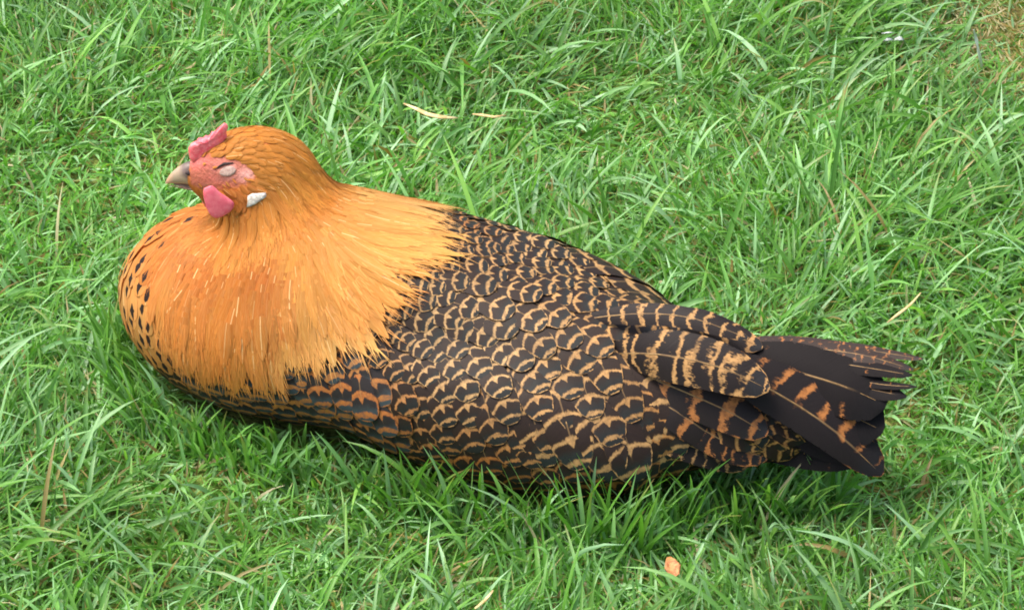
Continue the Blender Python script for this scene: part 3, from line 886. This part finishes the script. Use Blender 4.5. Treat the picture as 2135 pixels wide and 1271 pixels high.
M_BEAK = mat_vcol('horn_beak', 420, 0.42, 0.45, sss=0.1, bump=0.2, bdist=0.0006, amp=0.35)
beak = loft('beak', Ru, M_BEAK, hen, np.array(cu))
st_l = [(430, 384, 434, 396, 0.0050), (410, 383, 412, 393, 0.0046), (392, 382, 394, 389, 0.0036), (376, 381, 377, 386, 0.0024), (362, 381, 363, 384, 0.0012)]
Rl = beak_rings(st_l)
loft('lower_beak', Rl, M_BEAK, hen, np.array([srgb(150, 124, 104)] * (14 * len(Rl))))
def blob(name, c, ax, r, mat, parent, n=14, m=8):
    """ellipsoid with axes ax (3 vectors) and radii r"""
    R = []
    for i in range(1, m):
        p = math.pi * i / m
        R.append(np.array([c + ax[2] * (r[2] * math.cos(p)) + ax[0] * (r[0] * math.sin(p) * math.cos(q)) + ax[1] * (r[1] * math.sin(p) * math.sin(q)) for q in np.linspace(0, 2 * math.pi, n, endpoint=False)]))
    return loft(name, R, mat, parent)
M_DARK = mat_simple('dark_slit', (38, 28, 30), (58, 42, 42), 300, 0.6, 0.3)
def surf_at(px, py, h):
    """point on the head at a pixel, h above the skin (marched along the camera ray)"""
    d = nrm(FWD + RGT * (px - CX) * MPP / DIST + UPV * (CY - py) * MPP / DIST)
    p = CAM + d * (DIST - 0.35)
    for _ in range(80): p = p + d * max(sdf(p[None])[0] - h, 0) * 0.8
    return p, grad(p[None], 0.002)[0]
# nostril: a dark oval on the side of the beak base
nc = zpx(398, 350) + np.array([0, -0.0056, 0.0])
blob('nostril', nc, (RGT, UPV, -FWD), (0.0032, 0.0016, 0.0008), M_DARK, beak)

def plate(name, poly, depth, mat, parent, Yc, bulge=0.0012, tilt=0.0, rings=5, rag=0.0):
    """rounded slab from an outline in photo pixels, thickness 2*depth, standing in the plane y = Yc (leaning by tilt)"""
    A = np.array([at(x, y, Yc) for x, y in poly])
    # smooth closed outline
    n = len(A); S = []
    for i in range(n):
        p0, p1, p2, p3 = A[i - 1], A[i], A[(i + 1) % n], A[(i + 2) % n]
        for f in (0, .25, .5, .75):
            S.append(0.5 * (2 * p1 + (p2 - p0) * f + (2 * p0 - 5 * p1 + 4 * p2 - p3) * f * f + (3 * p1 - p0 - 3 * p2 + p3) * f ** 3))
    S = np.array(S); c = S.mean(0)
    yv = np.array([0, -1.0, 0])
    R = []
    prof = [(0.25, 1.0), (0.55, 0.93), (0.8, 0.72), (0.95, 0.38), (1.0, 0.0), (0.95, -0.38), (0.8, -0.72), (0.55, -0.93), (0.25, -1.0)]
    for k, (s, h) in enumerate(prof):
        ring = c + (S - c) * s
        jit = rng.normal(0, rag, (len(S), 3)) if rag else 0
        R.append(ring + yv * (depth * h) + yv * (tilt * (c[2] - ring[:, 2]))[:, None] + jit)
    return loft(name, R, mat, parent)
M_COMB = mat_simple('comb_flesh', (236, 92, 106), (242, 132, 138), 380, 0.42, 0.45, sss=0.25, bump=0.4, bdist=0.001, bscale=800)
M_WATT = mat_simple('wattle_flesh', (222, 96, 114), (230, 118, 130), 300, 0.45, 0.4, sss=0.25, bump=0.35, bdist=0.0006, bscale=1400)
plate('comb', [(394, 322), (393, 308), (399, 300), (407, 298), (412, 291), (421, 291), (428, 284), (437, 284), (444, 275), (453, 275), (460, 266), (468, 257), (475, 262), (473, 275), (470, 290), (455, 306), (436, 321), (416, 335), (399, 336)], 0.0028, M_COMB, hen, YH - 0.003, rag=0.00015)
WY = min(surf_at(x_, y_, 0.004)[0][1] for x_, y_ in ((430, 400), (450, 420), (480, 425), (455, 448)))
print('wattle depth', YH, WY)
plate('wattle', [(424, 398), (431, 392), (443, 390), (458, 402), (474, 412), (488, 423), (484, 436), (470, 446), (453, 452), (440, 447), (431, 432), (425, 414)], 0.0014, M_WATT, hen, WY, tilt=0.12)
plate('wattle', [(416, 400), (424, 393), (438, 392), (450, 404), (462, 416), (468, 428), (458, 438), (446, 444), (434, 440), (424, 426), (418, 412)], 0.0014, M_WATT, hen, YH + 0.010, tilt=-0.12)
# ear lobe: white skin tuft lying on the side of the head
M_LOBE = mat_simple('ear_lobe_skin', (206, 204, 196), (166, 156, 146), 700, 0.6, 0.3, sss=0.15, bump=0.5, bdist=0.0008, bscale=600)
def patch(name, poly, h, mat, parent, thick=0.0012):
    pts = np.array(poly, float); c = pts.mean(0)
    R = []
    for s, k in ((1.0, -0.4), (0.97, 0.4), (0.8, 0.9), (0.5, 1.0), (0.2, 1.05)):
        ring = []
        for x, y in c + (pts - c) * s:
            p, n = surf_at(x, y, h); ring.append(p + n * thick * k)
        R.append(np.array(ring))
    return loft(name, R, mat, parent)
lp = [(516, 408), (526, 403), (540, 402), (556, 400), (556, 410), (545, 417), (534, 425), (522, 431), (514, 432), (516, 420)]
patch('ear_lobe', lp, 0.0003, M_LOBE, hen, 0.0012)
# dark gape line of the mouth
gl = [(352, 381.5, .0022), (372, 382, .0042), (392, 383, .0056), (410, 384, .0064), (424, 385, .0072)]
R = []
for k, (x, y, o_) in enumerate(gl):
    p = zpx(x, y) + np.array([0, -o_, 0]); rad = (0.0002, 0.0004, 0.0006, 0.0008, 0.0006)[k]
    R.append(np.array([p + UPV * rad * math.sin(a) - FWD * rad * math.cos(a) for a in np.linspace(0, 2 * math.pi, 8, endpoint=False)]))
M_GAPE = mat_simple('gape_edge', (92, 70, 62), (120, 92, 80), 300, 0.6, 0.3)
loft('gape', R, M_GAPE, beak)
# closed eye: swollen pale lid with a dark slit
M_LID = mat_simple('eyelid_skin', (176, 152, 140), (150, 122, 112), 520, 0.5, 0.4, sss=0.1, bump=0.5, bdist=0.0006, bscale=900)
M_RIM = mat_simple('eye_rim_skin', (190, 122, 106), (166, 98, 84), 420, 0.55, 0.35, sss=0.15, bump=0.5, bdist=0.0006, bscale=800)
th = np.linspace(0, 2 * math.pi, 18, endpoint=False)
ca, sa = math.cos(-0.25), math.sin(-0.25)
def oval(cx, cy, rx, ry): return [(cx + rx * math.cos(t) * ca - ry * math.sin(t) * sa, cy + rx * math.cos(t) * sa + ry * math.sin(t) * ca) for t in th]
eye = patch('eye', oval(474, 354, 24, 17), -0.0006, M_RIM, hen, 0.0012)
lid = patch('eyelid', oval(475, 357, 18, 11), 0.0002, M_LID, hen, 0.0007)
pts = [(451, 351), (458, 346), (466, 342), (476, 340.5), (487, 340)]
R = []
for k, (x, y) in enumerate(pts):
    p, n = surf_at(x, y, 0.0009 if 0 < k < 4 else 0.0006)
    rad = (0.0004, 0.0007, 0.0009, 0.0007, 0.0003)[k]
    tdir = RGT
    R.append(np.array([p + UPV * rad * math.sin(a) - FWD * rad * math.cos(a) for a in np.linspace(0, 2 * math.pi, 8, endpoint=False)]))
loft('eye_slit', R, M_DARK, lid)

# ------------------------------------------------------------------ grass
def tailbox(P):
    a = at(1450, 800, YT(1450) - 0.01); b = at(1840, 860, YT(1840))
    return cone(P, a, b, 0.028, 0.020)
def hen_dist(P): return np.minimum(sdf(P) - 0.006, tailbox(P))

def vnoise(x, y, f, seed):
    r = np.random.default_rng(seed); out = 0
    for k in range(5):
        a, b = r.uniform(0, 6.28, 2); th = r.uniform(0, 6.28); ff = f * r.uniform(0.6, 1.6)
        out = out + np.sin((x * math.cos(th) + y * math.sin(th)) * ff + a) * np.sin((x * -math.sin(th) + y * math.cos(th)) * ff * 0.8 + b)
    return out / 2.2

def patch_bare(x, y):
    """0..1 bare and dry at the back right corner of the view"""
    c = at_z(2120, 60); d = np.hypot((x - c[0]) / 0.07, (y - c[1]) / 0.13)
    return np.clip(1.25 - d, 0, 1)

GREENS = np.array([srgb(116, 166, 66), srgb(126, 176, 84), srgb(104, 154, 54), srgb(150, 192, 122), srgb(134, 180, 104), srgb(140, 184, 84), srgb(168, 204, 148), srgb(98, 146, 58)])
STRAW = np.array([srgb(190, 172, 120), srgb(170, 150, 92), srgb(150, 128, 74), srgb(200, 190, 150)])

def blades(x, y, Ln, Wd, lean, az, bend, rows, straw_p, vfold):
    n = len(x)
    v = np.linspace(0, 1, rows)
    hx, hy = np.cos(az), np.sin(az)
    # angle from vertical grows along the blade
    th = lean[:, None] + bend[:, None] * v[None] ** 1.4
    ds = Ln[:, None] / (rows - 1)
    hor = np.concatenate([np.zeros((n, 1)), np.cumsum(np.sin(th[:, 1:]) * ds, 1)], 1)
    ver = np.concatenate([np.zeros((n, 1)), np.cumsum(np.cos(th[:, 1:]) * ds, 1)], 1)
    ver = np.maximum(ver, 0.002 + 0.004 * v[None])
    swz = rng.normal(0, 0.12, n)[:, None] * hor
    cx = x[:, None] + hor * hx[:, None] - swz * hy[:, None]
    cy = y[:, None] + hor * hy[:, None] + swz * hx[:, None]
    mid = np.stack([cx, cy, ver], -1)
    tw = rng.normal(0, 0.5, n)[:, None] + rng.normal(0, 0.7, n)[:, None] * v[None]
    tx, ty = -hy[:, None], hx[:, None]
    sw = np.stack([tx * np.cos(tw) + hx[:, None] * np.cos(th) * np.sin(tw), ty * np.cos(tw) + hy[:, None] * np.cos(th) * np.sin(tw), -np.sin(th) * np.sin(tw)], -1)
    prof = np.clip(np.minimum(0.55 + 1.2 * v, 1.0), 0, 1) * (1 - np.clip((v - 0.45) / 0.55, 0, 1) ** 1.8 * 0.94)
    w = Wd[:, None] * prof[None]
    dist = hen_dist(mid.reshape(-1, 3)).reshape(n, rows)
    ok = dist.min(1) > 0.0005
    c = GREENS[rng.integers(0, len(GREENS), n)] * np.array([0.90, 0.98, 1.05]) * rng.uniform(0.75, 1.2, (n, 1))
    c = c * (1 + 0.13 * vnoise(x, y, 9, 11) + 0.10 * vnoise(x, y, 30, 12))[:, None]
    st = rng.random(n) < straw_p
    c[st] = STRAW[rng.integers(0, len(STRAW), st.sum())] * rng.uniform(0.7, 1.1, (st.sum(), 1))
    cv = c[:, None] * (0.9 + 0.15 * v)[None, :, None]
    dry = (rng.random(n) < 0.08)[:, None, None] * np.clip((v - 0.75) / 0.2, 0, 1)[None, :, None]
    cv = cv * (1 - dry) + STRAW[1] * dry
    if vfold:
        nn = np.cross(np.gradient(mid, axis=1), sw); nn = nrm(nn)
        Vv = np.stack([mid - sw * w[..., None], mid - nn * (w * 0.35)[..., None], mid + sw * w[..., None]], 2); cols = 3
    else:
        Vv = np.stack([mid - sw * w[..., None], mid + sw * w[..., None]], 2); cols = 2
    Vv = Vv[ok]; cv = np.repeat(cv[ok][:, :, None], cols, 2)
    m = ok.sum()
    uv = np.zeros((m, rows, cols, 2)); uv[..., 0] = np.linspace(0, 1, cols) + rng.random(m)[:, None, None] * 9; uv[..., 1] = v[None, :, None] * 3
    return Vv.reshape(-1, 3), many_quads(m, rows, cols), cv.reshape(-1, 3), uv.reshape(-1, 2)

def scatter(n, x0, x1, y0, y1):
    return rng.uniform(x0, x1, n), rng.uniform(y0, y1, n)

parts = []
def add(x, y, Lr, Wr, leanr, bendr, rows, straw, fold, clump=0.35, keepf=None):
    n = len(x)
    if keepf is not None:
        k = rng.random(n) < keepf(x, y); x, y = x[k], y[k]; n = len(x)
    az = rng.uniform(0, 2 * math.pi, n)
    fa = vnoise(x, y, 14, 3) * 2.6 + 0.6                    # neighbouring blades lean alike
    k = rng.random(n) < clump
    az[k] = fa[k] + rng.normal(0, 0.55, k.sum())
    hv = 1 + 0.28 * vnoise(x, y, 20, 5)
    hv = hv * (1 - 0.6 * patch_bare(x, y))
    Ln = rng.uniform(*Lr, n) * hv
    parts.append(blades(x, y, Ln, rng.uniform(*Wr, n), rng.uniform(*leanr, n), az, rng.uniform(*bendr, n), rows, straw, fold))

bare = lambda x, y: 1 - 0.88 * patch_bare(x, y)
# the lawn in view and a margin round it
X0, X1, Y0, Y1 = -0.62, 0.62, -0.50, 0.62
x, y = scatter(85000, X0, X1, Y0, Y1); add(x, y, (0.014, 0.032), (0.0006, 0.0012), (0.1, 1.1), (0.1, 1.0), 3, 0.10, False, keepf=bare)
x, y = scatter(34000, X0, X1, Y0, Y1); add(x, y, (0.022, 0.042), (0.0007, 0.0013), (0.1, 1.1), (0.2, 1.3), 5, 0.03, True, keepf=bare)
x, y = scatter(7500, X0, X1, Y0, Y1); add(x, y, (0.038, 0.066), (0.0009, 0.0017), (0.2, 1.1), (0.3, 1.4), 6, 0.015, True, keepf=bare)
x, y = scatter(4500, X0, X1, Y0, Y1); add(x, y, (0.02, 0.05), (0.0005, 0.0010), (0.9, 1.35), (0.0, 0.4), 4, 0.6, False)
# longer tufts, thickest towards the back right
tuft = lambda x, y: np.clip(0.15 + 0.5 * vnoise(x, y, 16, 21) + 0.9 * np.clip((x - 0.1) / 0.4, 0, 1) * np.clip(y / 0.3, 0, 1), 0, 1)
x, y = scatter(7000, X0, X1, Y0, Y1); add(x, y, (0.05, 0.085), (0.0010, 0.0019), (0.3, 1.1), (0.4, 1.3), 7, 0.01, True, clump=0.5, keepf=lambda x, y: tuft(x, y) * bare(x, y))
# blades that stand up against the hen's near side
x, y = scatter(60000, -0.30, 0.30, -0.25, 0.10)
hd_ = hen_dist(np.stack([x, y, np.full_like(x, 0.012)], -1))
k = (hd_ > 0.001) & (hd_ < 0.03); x, y = x[k][:2600], y[k][:2600]
add(x, y, (0.028, 0.074), (0.0009, 0.0017), (0.0, 0.45), (0.1, 0.7), 6, 0.01, True, clump=0.0)
# dry thatch in the bare corner
c = at_z(2120, 60)
x = rng.normal(c[0], 0.05, 2500); y = rng.normal(c[1], 0.075, 2500)
add(x, y, (0.012, 0.035), (0.0004, 0.0009), (0.7, 1.45), (-0.2, 0.5), 4, 0.85, False)
# further out, thinner and coarser
def ring_(n):
    x, y = scatter(n, -2.2, 2.2, -1.6, 2.6)
    k = ~((x > X0) & (x < X1) & (y > Y0) & (y < Y1)); return x[k], y[k]
x, y = ring_(60000); add(x, y, (0.03, 0.065), (0.0014, 0.0026), (0.1, 0.9), (0.2, 1.4), 4, 0.04, False)
off = 0; VV, QQ, CC, UU = [], [], [], []
for v_, q_, c_, u_ in parts:
    VV.append(v_); QQ.append(q_ + off); CC.append(c_); UU.append(u_); off += len(v_)
QQ = np.concatenate(QQ)
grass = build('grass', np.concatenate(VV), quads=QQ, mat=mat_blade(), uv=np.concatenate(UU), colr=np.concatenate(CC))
tag(grass, 'short green lawn grass with a few dry blades', 'grass', kind='stuff')
print('grass quads', len(QQ))

# ------------------------------------------------------------------ small things lying in the grass
def strip(name, pts, z, hw, mat, curl=0.0, flat=0.45):
    """a thin curved stem or leaf laid through photo pixels at height z above the ground"""
    A = np.array([at_z(px, py, zz) for (px, py), zz in zip(pts, z)])
    n = len(A); T = nrm(np.gradient(A, axis=0)); U = np.array([0, -0.3, 0.95])
    B = nrm(np.cross(T, U)); N = np.cross(B, T)
    hw = np.asarray(hw) * MPP
    R = []
    for i in range(n):
        R.append(np.array([A[i] + B[i] * hw[i] * math.cos(a) + N[i] * (hw[i] * flat * math.sin(a) + curl * hw[i] * math.cos(a) ** 2) for a in np.linspace(0, 2 * math.pi, 8, endpoint=False)]))
    V = np.concatenate(R); q = []
    for i in range(n - 1):
        for j in range(8):
            k = (j + 1) % 8; q.append((i * 8 + j, i * 8 + k, (i + 1) * 8 + k, (i + 1) * 8 + j))
    t = []
    for i in (0, n - 1):
        c = len(V); V = np.vstack([V, R[i].mean(0)])
        t += [(i * 8 + j, i * 8 + (j + 1) % 8, c) for j in range(8)]
    return build(name, V, quads=q, tris=t, mat=mat)
M_STRAW = mat_simple('dry_straw', (214, 196, 146), (176, 150, 98), 160, 0.6, 0.3, bump=0.4)
M_LEAF = mat_simple('dry_leaf', (196, 138, 84), (150, 92, 52), 420, 0.5, 0.35, bump=0.5, bdist=0.001)
M_WHITE = mat_simple('white_dropping', (190, 196, 194), (140, 150, 136), 500, 0.5, 0.4, bump=0.6, bdist=0.001)
o = strip('dry_straw', [(842, 216), (866, 226), (890, 238), (918, 244), (955, 246)], [.034, .036, .036, .036, .034], [2.5, 4.5, 6, 6, 2], M_STRAW)
tag(o, 'pale dry straw lying in the grass just behind the hen\'s back', 'straw', 'dry straws in the grass')
o = strip('dry_straw', [(985, 238), (1005, 240), (1030, 244), (1055, 240)], [.034, .036, .036, .034], [2, 4, 4, 1.5], M_STRAW)
tag(o, 'short dry straw right of the longer straw behind the hen', 'straw', 'dry straws in the grass')
o = strip('dry_straw', [(1920, 610), (1898, 635), (1872, 655), (1850, 672)], [.05, .046, .042, .036], [1.5, 3, 3.5, 2], M_STRAW)
tag(o, 'thin dry straw standing in the grass above the tail tip', 'straw', 'dry straws in the grass')
o = strip('dry_straw', [(1028, 1230), (1012, 1250), (990, 1268)], [.036, .036, .032], [2, 3.5, 2.5], M_STRAW)
tag(o, 'dry straw at the bottom edge in front of the hen', 'straw', 'dry straws in the grass')
o = strip('fallen_leaf', [(1394, 1160), (1398, 1170), (1402, 1182), (1405, 1196), (1402, 1206)], [.036, .036, .034, .032, .030], [3, 11, 17, 12, 1.5], M_LEAF, curl=0.35, flat=0.06)
tag(o, 'small curled orange-brown dry leaf in the grass in front of the hen', 'leaf')
tw_ = NT('bleached_blade'); tw_.fin(srgb(226, 230, 220), 0.5, 0.4); tw_.translucent(0.5, srgb(232, 238, 224)); M_PALE = tw_.m
o = strip('white_grass_blade', [(2030, 62), (2036, 85), (2041, 110), (2047, 140)], [.075, .066, .054, .034], [2, 6, 7, 4], M_PALE)
tag(o, 'whitish bleached blade standing by the bare patch', 'grass blade')
for k, (pts, hw) in enumerate((([(1836, 84), (1848, 82), (1860, 82)], [3, 6, 4]), ([(1866, 82), (1876, 80), (1884, 82)], [4, 7, 4]), ([(1838, 70), (1852, 68), (1866, 68)], [1, 2.5, 1]))):
    o = strip('bird_dropping', pts, [.030, .032, .030], hw, M_WHITE, flat=0.2)
    tag(o, ('left white dropping of the pair on flattened grass', 'right white dropping of the pair on flattened grass', 'thin faint white dropping above the pair on flattened grass')[k], 'dropping', 'droppings on the grass')
